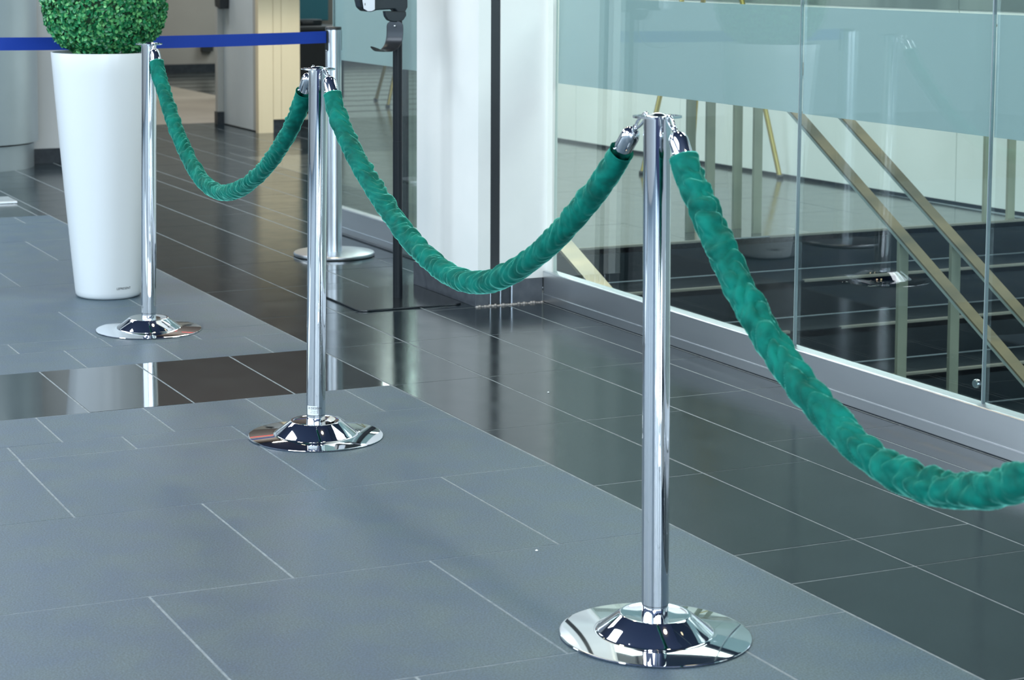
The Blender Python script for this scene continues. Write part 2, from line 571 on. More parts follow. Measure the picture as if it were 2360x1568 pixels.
# corridor
cw = struct(empty('wall_corridor', (0, 0, 0)))
bx('wall_face', 3.2, 7.0, 20.2, 20.4, 0.09, 3.4, M['corridor_wall'], cw)
bx('baseboard', 3.2, 7.0, 20.18, 20.4, 0.0, 0.09, M['black_base'], cw)
bx('side_face', 3.2, 3.3, 14.3, 20.2, 0, 3.4, M['corridor_wall'], cw)
bx('wall_socket', 6.50, 6.62, 20.14, 20.2, 0.22, 0.33, M['black_satin'], cw)
# door jamb, grey door leaf and bracket
dr = struct(empty('door_1', (0, 0, 0)))
bx('door_jamb', 4.618, 4.664, 13.95, 14.01, 0.09, 3.4, M['frame_grey'], dr, bevel=0.003)
bx('jamb_foot', 4.612, 4.668, 13.945, 14.015, 0.0, 0.092, M['black_base'], dr)
bx('door_leaf', 4.665, 4.72, 13.20, 13.97, 0.008, 3.4, M['panel_grey'], dr)
bx('bottom_seal', 4.67, 4.715, 13.22, 13.96, 0.0, 0.008, M['black_base'], dr)
bx('leaf_edge', 4.659, 4.664, 13.21, 13.29, 0.01, 3.4, M['frame_grey'], dr)
br = MB()
br.prism([(13.80, 1.05), (13.96, 1.05), (13.93, 0.86), (13.82, 0.845)], 0, 0.07, Matrix(((0, 0, -1, 4.663), (1, 0, 0, 0), (0, 1, 0, 0), (0, 0, 0, 1))))
br.build('closer_bracket', M['black_satin'], dr, bevel=0.003)
# beige boarded pier
pier = struct(empty('wall_pier', (0, 0, 0)))
bx('panel', 4.645, 4.752, 13.14, 13.20, 0.0, 3.4, M['beige'], pier)
bx('panel', 4.755, 4.812, 13.14, 13.22, 0.092, 3.4, M['beige'], pier)
bx('panel', 4.815, 4.951, 13.14, 13.22, 0.092, 3.4, M['beige'], pier)
bx('panel_joint', 4.745, 4.945, 13.150, 13.30, 0.093, 3.4, M['beige_joint'], pier)
bx('kick_board', 4.754, 4.950, 13.155, 13.30, 0.0, 0.092, M['black_base'], pier)
# dark room behind the pier
dk = struct(empty('wall_darkroom', (0, 0, 0)))
bx('wall_face', 5.93, 6.60, 16.6, 16.8, 0, 3.4, M['wall_dark'], dk)
MB().prism([(4.955, 13.32), (5.01, 13.30), (5.98, 16.6), (5.93, 16.62)], 0, 3.4).build('side_face', M['wall_dark'], dk)
cab = tag(empty('sideboard', (5.95, 15.6, 0)), 'black sideboard in the unlit room behind the beige pier', 'cabinet')
bx('body', -.30, .20, -.3, .3, 0.06, 0.62, M['dark_interior'], cab, bevel=0.005)
bx('plinth', -.28, .18, -.25, .25, 0, 0.06, M['dark_interior'], cab)
bx('top_shelf', -.32, .22, -.32, .32, 0.62, 0.65, M['black_satin'], cab, bevel=0.004)
scr = tag(empty('display_screen', (6.22, 16.4, 0)), 'dim teal display panel on a stand in the unlit room', 'screen')
bx('screen_panel', -.13, .22, -.02, .02, 0.66, 1.4, M['teal'], scr, bevel=0.004)
bx('stand', -.03, .05, -.03, .03, 0.02, 0.66, M['black_satin'], scr)
bx('foot', -.18, .2, -.12, .12, 0, 0.02, M['black_satin'], scr, bevel=0.004)
bn = tag(empty('folded_case', (5.90, 15.6, 0.65)), 'black low case lying on the sideboard in the unlit room', 'case')
bx('case_body', -.16, .14, -.1, .1, 0, 0.05, M['black_plastic'], bn, bevel=0.01)
bx('case_handle', -.05, .05, -.13, -.1, 0.01, 0.035, M['black_satin'], bn, bevel=0.004)

bh = struct(empty('wall_bulkhead', (0, 0, 0)))
bx('bulkhead_face', 3.42, 5.5, 12.95, 13.12, 1.10, 3.4, M['bulkhead'], bh)
bx('red_band', 3.75, 4.3, 12.93, 12.95, 2.25, 2.34, M['red_paint'], bh)
bx('red_band', 4.4, 4.7, 12.93, 12.95, 2.42, 2.50, M['red_paint'], bh)

# ---------------------------------------------------------------- round drum column
dc = struct(empty('column', (0, 0, 0)), 'round grey metal-clad column with a recessed foot')
dc.location = (2.36, 11.75, 0)
MB().lathe([(0.40, 0.152), (0.40, 3.4)], 96).build('drum_shell', M['drum'], dc, auto=0.6)
MB().lathe([(0.372, 0.0), (0.372, 0.14)], 96).build('drum_foot', M['drum'], dc, auto=0.6)
MB().lathe([(0.365, 0.14), (0.365, 0.152)], 96).build('shadow_gap', M['black_base'], dc)

# ================================================================ WHITE SQUARE PILLAR
pl = struct(empty('wall_pillar', (0, 0, 0)), 'white square pillar with a black channel down its front')
bx('white_casing', 3.050, 3.098, 6.332, 6.86, 0.089, 3.4, M['white_paint'], pl)
bx('white_casing', 3.136, 3.322, 6.332, 6.86, 0.089, 3.4, M['white_paint'], pl)
bx('back_casing', 3.098, 3.136, 6.37, 6.86, 0.089, 3.4, M['white_paint'], pl)
bx('black_channel', 3.0985, 3.1355, 6.336, 6.37, 0.0, 3.4, M['black_satin'], pl)
bx('base_panel', 3.040, 3.094, 6.330, 6.87, 0.0, 0.088, M['column_base'], pl, bevel=0.001)
bx('base_panel', 3.1375, 3.177, 6.334, 6.87, 0.0, 0.088, M['black_base'], pl)
bx('base_panel', 3.183, 3.304, 6.330, 6.87, 0.0, 0.088, M['column_base'], pl, bevel=0.001)
for xs_ in ((3.0945, 3.0975), (3.134, 3.1375), (3.1775, 3.1825)):
    bx('edge_strip', xs_[0], xs_[1], 6.326, 6.36, 0.0, 0.0885, M['alu'], pl)
se = MB()
for i in range(26):
    x = 3.045 + i * 0.0102
    se.lathe([(0.006 + random.random() * .004, 0), (0.004, 0.003 + random.random() * .004)], 7, Matrix.Translation((x, 6.327 + random.uniform(-.002, .002), 0.0)))
o = se.build('sealant_bead', M['sealant'], pl)
o['kind'] = 'stuff'

# ================================================================ GLAZED WALL
XG = 3.325
# steel plinths
def plinth(name, y0, y1, label):
    t = struct(empty(name, (0, 0, 0)), label)
    prof = [(3.305, 0.0), (3.305, 0.030), (3.3065, 0.031), (3.3065, 0.108), (3.309, 0.1115), (3.340, 0.1155), (3.340, 0.0)]
    mtx = Matrix(((1, 0, 0, 0), (0, 0, 1, 0), (0, 1, 0, 0), (0, 0, 0, 1)))
    MB().prism(prof, y0, y1, mtx).build('steel_cladding', M['steel'], t)
    MB().prism([(3.3048, .1098), (3.3068, .1120), (3.3098, .1128), (3.3100, .111), (3.307, .109)], y0, y1, mtx).build('polished_edge', M['alu'], t)
    MB().prism([(3.3035, .0293), (3.3053, .0293), (3.3066, .0315), (3.3048, .0318)], y0, y1, mtx).build('fold_line', M['alu'], t)
    return t


def lean(o):
    """the panes stand half a degree off plumb, leaning away from the hall"""
    for q in [o] + list(o.children):
        for v in q.data.vertices:
            v.co.x += 0.008 * (v.co.z - 0.113)


plinth('trim_1', 1.6, 6.33, 'brushed steel plinth under the glass wall in front of the stairs')
plinth('trim_2', 7.0, 8.36, 'brushed steel plinth behind the hand sanitiser stand')
struct(bx('plinth_shade_1', 3.3035, 3.3045, 1.6, 6.33, 0.0, 0.0035, M['black_base']))  # dark line standing in for the shade where plinth meets floor
struct(bx('plinth_shade_2', 3.285, 3.3045, 7.0, 8.36, 0.0, 0.004, M['black_base']))  # dark strip drawn in place of the shadow under this plinth
bounds = [6.292, 4.816, 4.002, 3.188, 2.374, 1.6]
for i in range(len(bounds) - 1):
    y1, y0 = bounds[i] - .003, bounds[i + 1] + .003
    p = struct(bx('window_%d' % (i + 1), XG, XG + .010, y0, y1, 0.113, 3.4, M['glass']), 'clear glass panel with a frosted band')
    bx('frosted_film', XG + .0102, XG + .0106, y0, y1, 0.783, 1.087, M['film'], p)
    bx('glass_edge', XG - .0004, XG + .0104, y0 - .0022, y0 - .0002, 0.113, 3.4, M['glass_edge'], p)
    bx('pane_joint', XG + .0, XG + .009, y0 - .0048, y0 - .0026, 0.113, 3.4, M['alu'], p)
for o in [q for q in COL.objects if q.name.startswith('window_')]:
    lean(o)
struct(bx('trim_5', XG - .004, XG + .016, 6.293, 6.3318, 0.113, 3.4, M['wall_white']))
p = struct(bx('window_8', XG, XG + .010, 7.50, 8.40, 0.113, 3.4, M['glass']), 'glass panel behind the sanitiser stand')
bx('frosted_film', XG + .0102, XG + .0106, 7.50, 8.40, 0.767, 3.4, M['film'], p)
bx('glass_edge', XG - .0004, XG + .0104, 8.40, 8.404, 0.10, 3.4, M['glass_edge'], p)
d2 = struct(empty('door_2', (0, 0, 0)), 'glass door edge beside the pillar')
bx('door_stile', XG - .03, XG - .005, 7.60, 7.645, 0.0, 0.765, M['pale_edge'], d2)
bx('door_glass', XG - .03, XG - .02, 7.03, 7.60, 0.0, 3.4, M['glass'], d2)
bx('dark_stile_strip', XG - .018, XG - .006, 7.548, 7.590, 0.0, 0.765, M['black_plastic'], d2)  # plain dark strip beside the door stile
bx('door_film', XG - .0196, XG - .0192, 7.03, 7.645, 0.767, 3.4, M['film'], d2)
MB().lathe([(0.008, 0), (0.008, 0.004)], 16, Matrix.Translation((XG - .034, 7.62, 0.61)) @ Matrix.Rotation(PI / 2, 4, 'Y')).build('fitting', M['alu'], d2)
MB().lathe([(0.008, 0), (0.008, 0.004)], 16, Matrix.Translation((XG - .034, 7.62, 0.10)) @ Matrix.Rotation(PI / 2, 4, 'Y')).build('fitting', M['alu'], d2)
# glass clamp near the bottom of a pane joint
tc_ = tag(MB().lathe([(0.010, 0), (0.012, 0.003), (0.012, 0.010), (0.010, 0.012)], 24, Matrix.Translation((XG + .012, 4.045, 0.155)) @ Matrix.Rotation(PI / 2, 4, 'Y')).build('glass_clamp', M['alu'], None, auto=0.6), 'small round metal clamp low on the glass beside the right pane joint', 'clamp')

# ================================================================ STAIR HALL BEHIND THE GLASS
sw = struct(empty('wall_hall', (0, 0, 0)), 'white panelled wall along the stairs')
ang = math.atan2(6.50 - 6.28, 11.9 - 7.0)
seg = [4.4, 5.6, 6.8, 8.0, 9.2, 10.4, 11.6, 12.6]
for a, b_ in zip(seg, seg[1:]):
    xa, xb = 6.50 - (a - 7.0) * .0449, 6.50 - (b_ - 7.0) * .0449
    mb = MB()
    z0 = -2.2 if b_ < 7.6 else -0.02
    z0 = -2.2 if a < 7.4 else -0.02
    mb.add([(xa, a + .002, z0), (xb, b_ - .002, z0), (xb + .05, b_ - .002, z0), (xa + .05, a + .002, z0), (xa, a + .002, 3.4), (xb, b_ - .002, 3.4), (xb + .05, b_ - .002, 3.4), (xa + .05, a + .002, 3.4)],
           [(0, 1, 2, 3), (7, 6, 5, 4), (4, 5, 1, 0), (5, 6, 2, 1), (6, 7, 3, 2), (7, 4, 0, 3)])
    mb.build('panel', M['wall_white'], sw)
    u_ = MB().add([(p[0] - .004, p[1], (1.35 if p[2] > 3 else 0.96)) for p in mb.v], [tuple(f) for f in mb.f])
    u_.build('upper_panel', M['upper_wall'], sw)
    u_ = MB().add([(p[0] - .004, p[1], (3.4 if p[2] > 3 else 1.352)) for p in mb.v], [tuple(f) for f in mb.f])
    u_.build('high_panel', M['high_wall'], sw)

mb = MB()
mb.add([(6.475, 7.43, 0), (6.24, 12.6, 0), (6.3, 12.6, 0), (6.53, 7.43, 0), (6.475, 7.43, .018), (6.24, 12.6, .018), (6.3, 12.6, .018), (6.53, 7.43, .018)],
       [(0, 1, 2, 3), (7, 6, 5, 4), (4, 5, 1, 0), (5, 6, 2, 1), (6, 7, 3, 2), (7, 4, 0, 3)])
mb.build('baseboard', M['black_base'], sw)
bx('return_face', 6.28, 12, 12.6, 12.7, 0, 3.4, M['wall_white'], sw)

st = struct(empty('stairs', (0, 0, 0)), 'dark tiled stairs going down behind the glass')
T, R_, Y0 = 0.265, 0.156, 7.43
for k in range(12):
    yk = Y0 - T * k
    zk = -R_ * k
    bx('riser', 3.42, 6.50, yk - .0, yk + .02, zk - R_ + .004, zk - .004, M['step_tile'], st)
    if k:
        bx('tread', 3.42, 6.50, yk, yk + T - .003, zk - .03, zk, M['step_tile'], st)
    for (xa, xb) in ((3.45, 4.745), (4.997, 6.45)):
        bx('nosing', xa, xb, yk - .003, yk + .016, zk - .007, zk + .0022, M['nosing'], st)
    if k:
        bx('grout_line', 3.42, 6.50, yk + T - .004, yk + T - .001, zk - .001, zk + .0015, M['grout'], st)
bx('side_face', 3.401, 3.42, 1.6, 7.43, -2.4, 0.0, M['step_tile'], st)
bx('well_bottom', 3.4, 12, -4.4, 7.43, -2.45, -2.4, M['step_tile'], st)


# handrails and balusters
def strip(a, b_, wx, wz):
    """bar of width wx (X) and thickness wz between two points of equal X"""
    a, b_ = Vector(a), Vector(b_)
    d = (b_ - a).normalized()
    up = Vector((1, 0, 0)).cross(d)
    if up.z < 0: up = -up
    vs = []
    for p in (a, b_):
        for sx, sz in ((-1, -1), (1, -1), (1, 1), (-1, 1)):
            vs.append(p + Vector((sx * wx / 2, 0, 0)) + up * sz * wz / 2)
    return vs, [(0, 1, 2, 3), (7, 6, 5, 4), (0, 4, 5, 1), (1, 5, 6, 2), (2, 6, 7, 3), (3, 7, 4, 0)]


def handrail(X, zref, yref, label, ytop, ybot, posts, land=()):
    t = tag(empty('handrail', (0, 0, 0)), label, 'handrail', 'handrails of the stairs')
    sl = 0.589
    zt = lambda yy: zref + sl * (yy - yref)
    vs, fs = strip((X, ytop, zt(ytop)), (X, ybot, zt(ybot)), .052, .007)
    MB().add(vs, fs).build('rail_top', M['tan_metal'], t)
    vs, fs = strip((X, ytop, zt(ytop) - .012), (X, ybot, zt(ybot) - .012), .044, .016)
    MB().add(vs, fs).build('rail_edge', M['pale_edge'], t)
    vs, fs = strip((X, ytop - .01, zt(ytop)), (X, 8.3, zt(ytop)), .052, .018)
    MB().add(vs, fs).build('level_rail', M['tan_metal'], t)
    for yy in posts:
        kstep = max(0, math.ceil((Y0 - yy) / T))
        bx('baluster', X - .021, X + .021, yy - .008, yy + .008, -R_ * kstep, zt(yy) - .018, M['post_metal'], t)
    for yy in land:
        bx('baluster', X - .021, X + .021, yy - .008, yy + .008, 0, zt(ytop) - .01, M['post_metal'], t)
    return t


# image line of the two middle rails, expressed in the plane of each rail
handrail(4.75, .588, 6.877, 'nearer of the two middle handrails descending the stairs behind the glass', 7.43, 4.2, (6.182, 4.9), (7.69, 7.53))
handrail(5.00, .556, 6.880, 'farther of the two middle handrails descending the stairs behind the glass', 7.43, 4.2, (6.191, 4.9), (7.70, 7.54))
t = tag(empty('handrail', (0, 0, 0)), 'wall-side stair railing with two flat posts seen at the far right of the glass', 'handrail', 'handrails of the stairs')
bx('baluster', 6.155, 6.195, 7.424, 7.440, 0.0, 0.90, M['post_metal'], t)
bx('baluster', 6.315, 6.355, 7.452, 7.468, 0.0, 0.90, M['post_metal'], t)
bx('rail_top', 6.12, 6.39, 7.42, 7.475, 0.90, 0.91, M['tan_metal'], t)
t = tag(empty('handrail', (0, 0, 0)), 'short tan rail sloping down behind the glass next to the white pillar', 'handrail', 'handrails of the stairs')
vs, fs = strip((3.50, 7.30, .49), (3.50, 6.10, -.015), .075, .012)
MB().add(vs, fs).build('rail_top', M['tan_metal'], t)
bx('baluster', 3.48, 3.52, 7.26, 7.276, -R_, 0.47, M['post_metal'], t)
bx('baluster', 3.48, 3.52, 6.14, 6.156, -R_ * 5, -0.01, M['post_metal'], t)


def easel(loc, feet, apex, back, rad, label):
    t = tag(empty('easel', loc), label, 'easel', 'gold easels in the stair hall')
    o = Vector(loc)
    A = Vector(apex) - o
    for fpt in feet:
        p = Vector(fpt) - o
        q = A + (p - A) * 0.03
        MB().tube([p, q], rad, 12).build('leg', M['gold'], t, auto=0.7)
        MB().lathe([(rad * 1.3, 0), (rad * 1.3, 0.02)], 12, Matrix.Translation(p)).build('rubber_foot', M['black_satin'], t)
    p = Vector(back) - o
    MB().tube([p, A + (p - A) * 0.03], rad, 12).build('leg', M['gold'], t, auto=0.7)
    MB().tube([A + Vector((0, 0, -.03)), A + Vector((0, 0, 0.05))], rad * 1.6, 12).build('apex_joint', M['gold'], t, auto=0.7)
    f0, f1 = Vector(feet[0]) - o, Vector(feet[1]) - o
    ca, cb = f0 + (A - f0) * 0.6, f1 + (A - f1) * 0.6
    MB().tube([ca, cb], rad * .7, 10).build('cross_bar', M['gold'], t, auto=0.7)
    return t


easel((6.05, 9.6, 0), [(5.749, 9.817, 0), (6.343, 9.34, 0)], (6.041, 9.584, 1.723), (6.15, 9.95, 0), .014, 'slender gold easel on the landing in front of the white hall wall')
easel((6.7, 15.4, 0), [(6.592, 15.681, 0), (6.40, 14.975, 0)], (6.85, 15.2, 1.6), (7.15, 15.2, 0), .014, 'distant gold easel seen under the frosted glass behind the sanitiser stand')


# ================================================================ STANCHIONS
def top_plate(mb):
    n = 96
    # ring and hub with four arc-shaped holes
    def ring(r0, r1, a0, a1, z0, z1, k=12):
        vs, fs = [], []
        for i in range(k + 1):
            a = a0 + (a1 - a0) * i / k
            c, s_ = math.cos(a), math.sin(a)
            vs += [(r0 * c, r0 * s_, z0), (r1 * c, r1 * s_, z0), (r1 * c, r1 * s_, z1), (r0 * c, r0 * s_, z1)]
        for i in range(k):
            b_ = i * 4
            for q in range(4):
                fs.append((b_ + q, b_ + (q + 1) % 4, b_ + 4 + (q + 1) % 4, b_ + 4 + q))
        fs += [(0, 3, 2, 1), (k * 4, k * 4 + 1, k * 4 + 2, k * 4 + 3)]
        mb.add(vs, fs)
    ring(0.0385, 0.044, 0, 2 * PI, 0.9465, 0.9500, 64)
    for q in range(4):
        ring(0.025, 0.0387, q * PI / 2 + PI / 4 - .28, q * PI / 2 + PI / 4 + .28, 0.9465, 0.9498, 6)
    mb.lathe([(0.0262, 0.9462), (0.0262, 0.9500), (0.018, 0.9515), (0.012, 0.954), (0.004, 0.9555)], 48)


def make_stanchion():
    t = empty('stanchion')
    base = [(0.0, 0.0), (0.170, 0.0), (0.1735, 0.0008), (0.1742, 0.0022), (0.1735, 0.0034), (0.170, 0.0042), (0.112, 0.0078), (0.1065, 0.0086), (0.1045, 0.0098),
            (0.103, 0.0120), (0.0665, 0.0400), (0.0645, 0.0415), (0.0625, 0.0420), (0.058, 0.0412), (0.028, 0.0405), (0.0, 0.0405)]
    MB().lathe(base, 128, cap=False).build('base', M['chrome'], t, auto=0.5)
    MB().lathe([(0.0243, 0.0405), (0.0243, 0.058)], 64).build('collar', M['chrome'], t, auto=0.6)
    MB().lathe([(0.0247, 0.0590), (0.0247, 0.9462)], 64).build('pole', M['chrome'], t, auto=0.6)
    mb = MB()
    top_plate(mb)
    mb.build('top_plate', M['chrome'], t, auto=0.5)
    return t


def text_obj(name, body, size, material, parent, mtx, extrude=0.0002):
    cu = bpy.data.curves.new(name, 'FONT')
    cu.body = body
    cu.size = size
    cu.align_x = 'CENTER'
    cu.align_y = 'CENTER'
    cu.extrude = extrude
    tmp = bpy.data.objects.new(name, cu)
    COL.objects.link(tmp)
    dg = bpy.context.evaluated_depsgraph_get()
    me = bpy.data.meshes.new_from_object(tmp.evaluated_get(dg))
    bpy.data.objects.remove(tmp)
    me.name = name
    me.materials.clear()
    me.materials.append(material)
    o = bpy.data.objects.new(name, me)
    COL.objects.link(o)
    o.parent = parent
    o.matrix_local = mtx
    return o


def wrap_text(o, rad, facing, z):
    """bend flat lettering (in XY) round a vertical cylinder of radius rad(z) centred at the parent, facing angle 'facing'"""
    for v in o.data.vertices:
        x, y_, d = v.co
        rr = (rad(z + y_) if callable(rad) else rad) + 0.0004 + d
        a = facing + x / rr
        v.co = (rr * math.cos(a), rr * math.sin(a), z + y_)


proto = make_stanchion()
GR = 'rope stanchions'
sp = [((1.862, 6.371), (1.865, 6.344), 'chrome rope stanchion farthest back, in front of the white planter'),
      ((1.839, 4.778), (1.848, 4.772), 'middle chrome rope stanchion with rope ends hooked on both sides'),
      ((1.860, 3.115), (1.859, 3.123), 'nearest chrome rope stanchion, in front of the stair glass'),
      ((1.860, 1.650), (1.860, 1.650), 'chrome stanchion beyond the frame that holds the near end of the last rope')]
stan = []
M['sticker'] = mat('clear_sticker', (0.75, 0.80, 0.83), 0.25, 0.0, 0.6)
for i, (b0, t0, lab) in enumerate(sp):
    o = proto if i == 0 else copy_tree(proto)
    tag(o, lab, 'stanchion', GR)
    o.location = (b0[0], b0[1], 0)
    # a slight lean, as the poles have in the photograph
    lx, ly = (t0[0] - b0[0]) / .948, (t0[1] - b0[1]) / .948
    o.rotation_euler = (0, 0, 0)
    for ch in o.children:
        if ch.name.split('.')[0] in ('collar', 'pole', 'top_plate'):
            ch.matrix_local = Matrix(((1, 0, lx, 0), (0, 1, ly, 0), (0, 0, 1, 0), (0, 0, 0, 1))) if False else Matrix.Rotation(-ly * 1.0, 4, 'X') @ Matrix.Rotation(lx * 1.0, 4, 'Y')
    stan.append(o)
FACE = math.atan2(-0.92, -0.38)     # direction from the objects towards the photographer
for i in (0, 1):
    o = stan[i]
    s_ = MB()
    vs, fs = [], []
    for k in range(25):
        a = FACE - 0.95 + 1.75 * k / 24
        for z in (0.0592, 0.0835):
            vs.append((0.0250 * math.cos(a), 0.0250 * math.sin(a), z))
    fs = [(2 * k, 2 * k + 2, 2 * k + 3, 2 * k + 1) for k in range(24)]
    lb = s_.add(vs, fs, True).build('sticker', M['sticker'], o)
    tx = text_obj('lettering', 'X DESIGN', 0.0082, M['ink'], lb, Matrix())
    wrap_text(tx, 0.0249, FACE - 0.08, 0.0775)
    for z, ln in ((0.070, 0.9), (0.0655, 1.1)):
        mb = MB()
        vs = []
        n_ = 15
        for k in range(n_):
            a = FACE - ln / 2 + ln * k / (n_ - 1)
            vs += [(0.02515 * math.cos(a), 0.02515 * math.sin(a), z), (0.02515 * math.cos(a), 0.02515 * math.sin(a), z + .0007)]
        mb.add(vs, [(2 * k, 2 * k + 2, 2 * k + 3, 2 * k + 1) for k in range(n_ - 1) if k % 4 != 3])
        mb.build('small_print', M['ink'], lb)
# red reflections aside, the torn plastic wrap left on the middle base
mb = MB()
vs, fs = [], []
for k in range(14):
    a = FACE + 0.9 + 1.0 * k / 13
    h = 0.002 + 0.006 * abs(math.sin(k * 1.7))
    vs += [(0.030 * math.cos(a), 0.030 * math.sin(a), 0.0425), (0.050 * math.cos(a) * (1 + .06 * math.sin(k * 2.1)), 0.050 * math.sin(a), 0.0432), (0.040 * math.cos(a), 0.040 * math.sin(a), 0.0430 + h)]
for k in range(13):
    fs += [(3 * k, 3 * k + 3, 3 * k + 5, 3 * k + 2), (3 * k + 2, 3 * k + 5, 3 * k + 4, 3 * k + 1)]
mb.add(vs, fs, True).build('plastic_scrap', M['white_pot'], stan[1])


# ================================================================ VELVET ROPES
def catmull(P, step):
    P = [Vector(p) for p in P]
    P = [P[0] * 2 - P[1]] + P + [P[-1] * 2 - P[-2]]
    out = []
    for i in range(1, len(P) - 2):
        p0, p1, p2, p3 = P[i - 1:i + 3]
        n = max(2, int((p2 - p1).length / step))
        for k in range(n):
            t = k / n
            out.append(.5 * ((2 * p1) + (p2 - p0) * t + (2 * p0 - 5 * p1 + 4 * p2 - p3) * t * t + (-p0 + 3 * p1 - 3 * p2 + p3) * t ** 3))
    out.append(P[-2])
    return out


def make_rope(pts, r0, seed, amp, label, ends, freq=44, grow=(0.0, 0.012)):
    """pts: centre line of the velvet sleeve; ends: [(hook point on the plate, first point of the sleeve)] x2"""
    t = tag(empty('velvet_rope', (pts[0][0], pts[0][1], 0)), label, 'rope', 'green velvet ropes')
    org = Vector((pts[0][0], pts[0][1], 0))
    C = catmull(pts, 0.0032)
    n = 56
    vs, fs = [], []
    s_ = 0.0
    tot = sum((C[i + 1] - C[i]).length for i in range(len(C) - 1))
    nrm = None
    for k, p in enumerate(C):
        a = C[max(k - 2, 0)]
        b_ = C[min(k + 2, len(C) - 1)]
        t_ = (b_ - a).normalized()
        side = Vector((1, 0, 0))
        side = (side - t_ * side.dot(t_)).normalized()
        up = side.cross(t_)
        if up.z < 0: up = -up
        if k: s_ += (C[k] - C[k - 1]).length
        ends_f = min(1.0, s_ / .03, (tot - s_) / .03)
        for i in range(n):
            an = 2 * PI * i / n
            ca, sa = math.cos(an), math.sin(an)      # ca: up side, sa: towards +-X
            # gathered folds: ridges roughly across the rope, slanting, broken along the circumference
            sk = s_ + 0.020 * math.sin(an + seed) + 0.012 * math.sin(2 * an + seed * 2 + s_ * 9)
            q = Vector((sk * freq, ca * .75 + seed * 3.1, sa * .75))
            f1 = abs(noise.noise(q)) ** 0.62                     # rounded bulges, sharp valleys
            q2 = Vector((sk * freq * 1.9 + 7, ca * 1.2, sa * 1.2 + seed))
            f2 = abs(noise.noise(q2)) ** 0.7
            lump = noise.noise(Vector((s_ * 9, ca * .5 + seed, sa * .5)))
            conc = 0.80 + 0.45 * ca
            d = amp * (1.75 * f1 + 0.65 * f2 - 1.0) * conc * (0.35 + .65 * ends_f) + 0.0012 * lump
            hem = 0.0012 if (s_ < .006 or tot - s_ < .006) else 0
            rr = r0 * (0.93 + 0.07 * ends_f) + d + hem
            vs.append(p + (up * ca + side * sa) * rr - org)
    for k in range(len(C) - 1):
        for i in range(n):
            j = (i + 1) % n
            fs.append((k * n + i, k * n + j, (k + 1) * n + j, (k + 1) * n + i))
    # turn the sleeve ends inwards
    for base_k, inward in ((0, 1), (len(C) - 1, -1)):
        o0 = len(vs)
        cpt = C[base_k] + (C[base_k + inward] - C[base_k]).normalized() * 0.012 - org
        ring0 = [vs[base_k * n + i] for i in range(n)]
        cc = C[base_k] - org
        for i in range(n):
            vs.append(cpt + (ring0[i] - cc) * 0.80)
        for i in range(n):
            j = (i + 1) % n
            fs.append((base_k * n + i, o0 + i, o0 + j, base_k * n + j) if inward == 1 else (base_k * n + j, o0 + j, o0 + i, base_k * n + i))
    MB().add(vs, fs, True).build('velvet_sleeve', M['velvet'], t)
    for (hook, first, second), gw in zip(ends, grow):
        hook, first, second = Vector(hook), Vector(first), Vector(second)
        ax = (first - second).normalized()          # pointing from the rope out of the sleeve
        # cap: bullet shaped, bottom inside the sleeve
        c0 = first - ax * 0.016
        rot = ax.to_track_quat('Z', 'Y').to_matrix().to_4x4()
        mtx = Matrix.Translation(c0 - org) @ rot
        prof = [(0.0172, 0.0), (0.0176, 0.001)] + [(a_, b_ + gw) for a_, b_ in ((0.0176, 0.043), (0.0172, 0.049), (0.0158, 0.0545), (0.0132, 0.0590), (0.0095, 0.0622), (0.005, 0.0638), (0.0, 0.064))]
        cp = MB().lathe(prof, 48, mtx, cap=False).build('end_cap', M['chrome'], t, auto=0.6)
        for sgn in (1, -1):
            sdir = rot @ Vector((sgn, 0, 0, 0))
            p_ = c0 - org + ax * 0.0225 + Vector(sdir[:3]) * 0.0172
            rr = Vector(sdir[:3]).to_track_quat('Z', 'Y').to_matrix().to_4x4()
            sc = MB().lathe([(0.0026, 0), (0.0026, 0.0012), (0.0020, 0.0025), (0.0008, 0.0032)], 12, Matrix.Translation(p_) @ rr)
            sc.build('screw', M['chrome'], cp)
        top = c0 + ax * (0.063 + gw)
        d = hook - top
        dn = d.normalized()
        # swivel ball, link and snap hook up to the plate ring
        MB().tube([top - org, top + dn * 0.006 - org], [0.0045, 0.0035], 14).tube([top + dn * .006 - org, top + dn * 0.010 - org], [0.0055, 0.0055], 14).build('swivel', M['chrome'], t, auto=0.7)
        s0 = top + dn * 0.010
        L_ = (hook - s0).length + 0.006
        sidev = dn.cross(Vector((1, 0, 0))).normalized()
        lp = []
        for q in range(25):
            a = -PI / 2 + 2 * PI * q / 24
            lp.append(s0 + dn * (L_ / 2 + L_ / 2 * math.sin(a)) + sidev * (0.0062 * math.cos(a)) - org)
        MB().tube(lp, 0.0027, 10, cap=False).build('snap_hook', M['chrome'], t)
    return t


ZP = 0.948
r1 = [(1.860, 6.243, .893), (1.860, 6.213, .850), (1.859, 6.134, .778), (1.858, 6.027, .693), (1.857, 5.92, .625), (1.855, 5.813, .578), (1.853, 5.706, .551), (1.852, 5.599, .544), (1.850, 5.492, .553),
      (1.848, 5.385, .576), (1.846, 5.278, .611), (1.845, 5.171, .656), (1.843, 5.064, .712), (1.842, 4.957, .782), (1.841, 4.885, .845), (1.841, 4.853, .885)]
r2 = [(1.841, 4.657, .892), (1.841, 4.632, .852), (1.841, 4.547, .778), (1.842, 4.439, .710), (1.843, 4.331, .653), (1.844, 4.223, .603), (1.846, 4.115, .565), (1.848, 4.007, .540), (1.850, 3.899, .534),
      (1.852, 3.791, .549), (1.853, 3.683, .586), (1.854, 3.575, .637), (1.855, 3.467, .702), (1.857, 3.359, .779), (1.858, 3.285, .838), (1.858, 3.247, .876)]
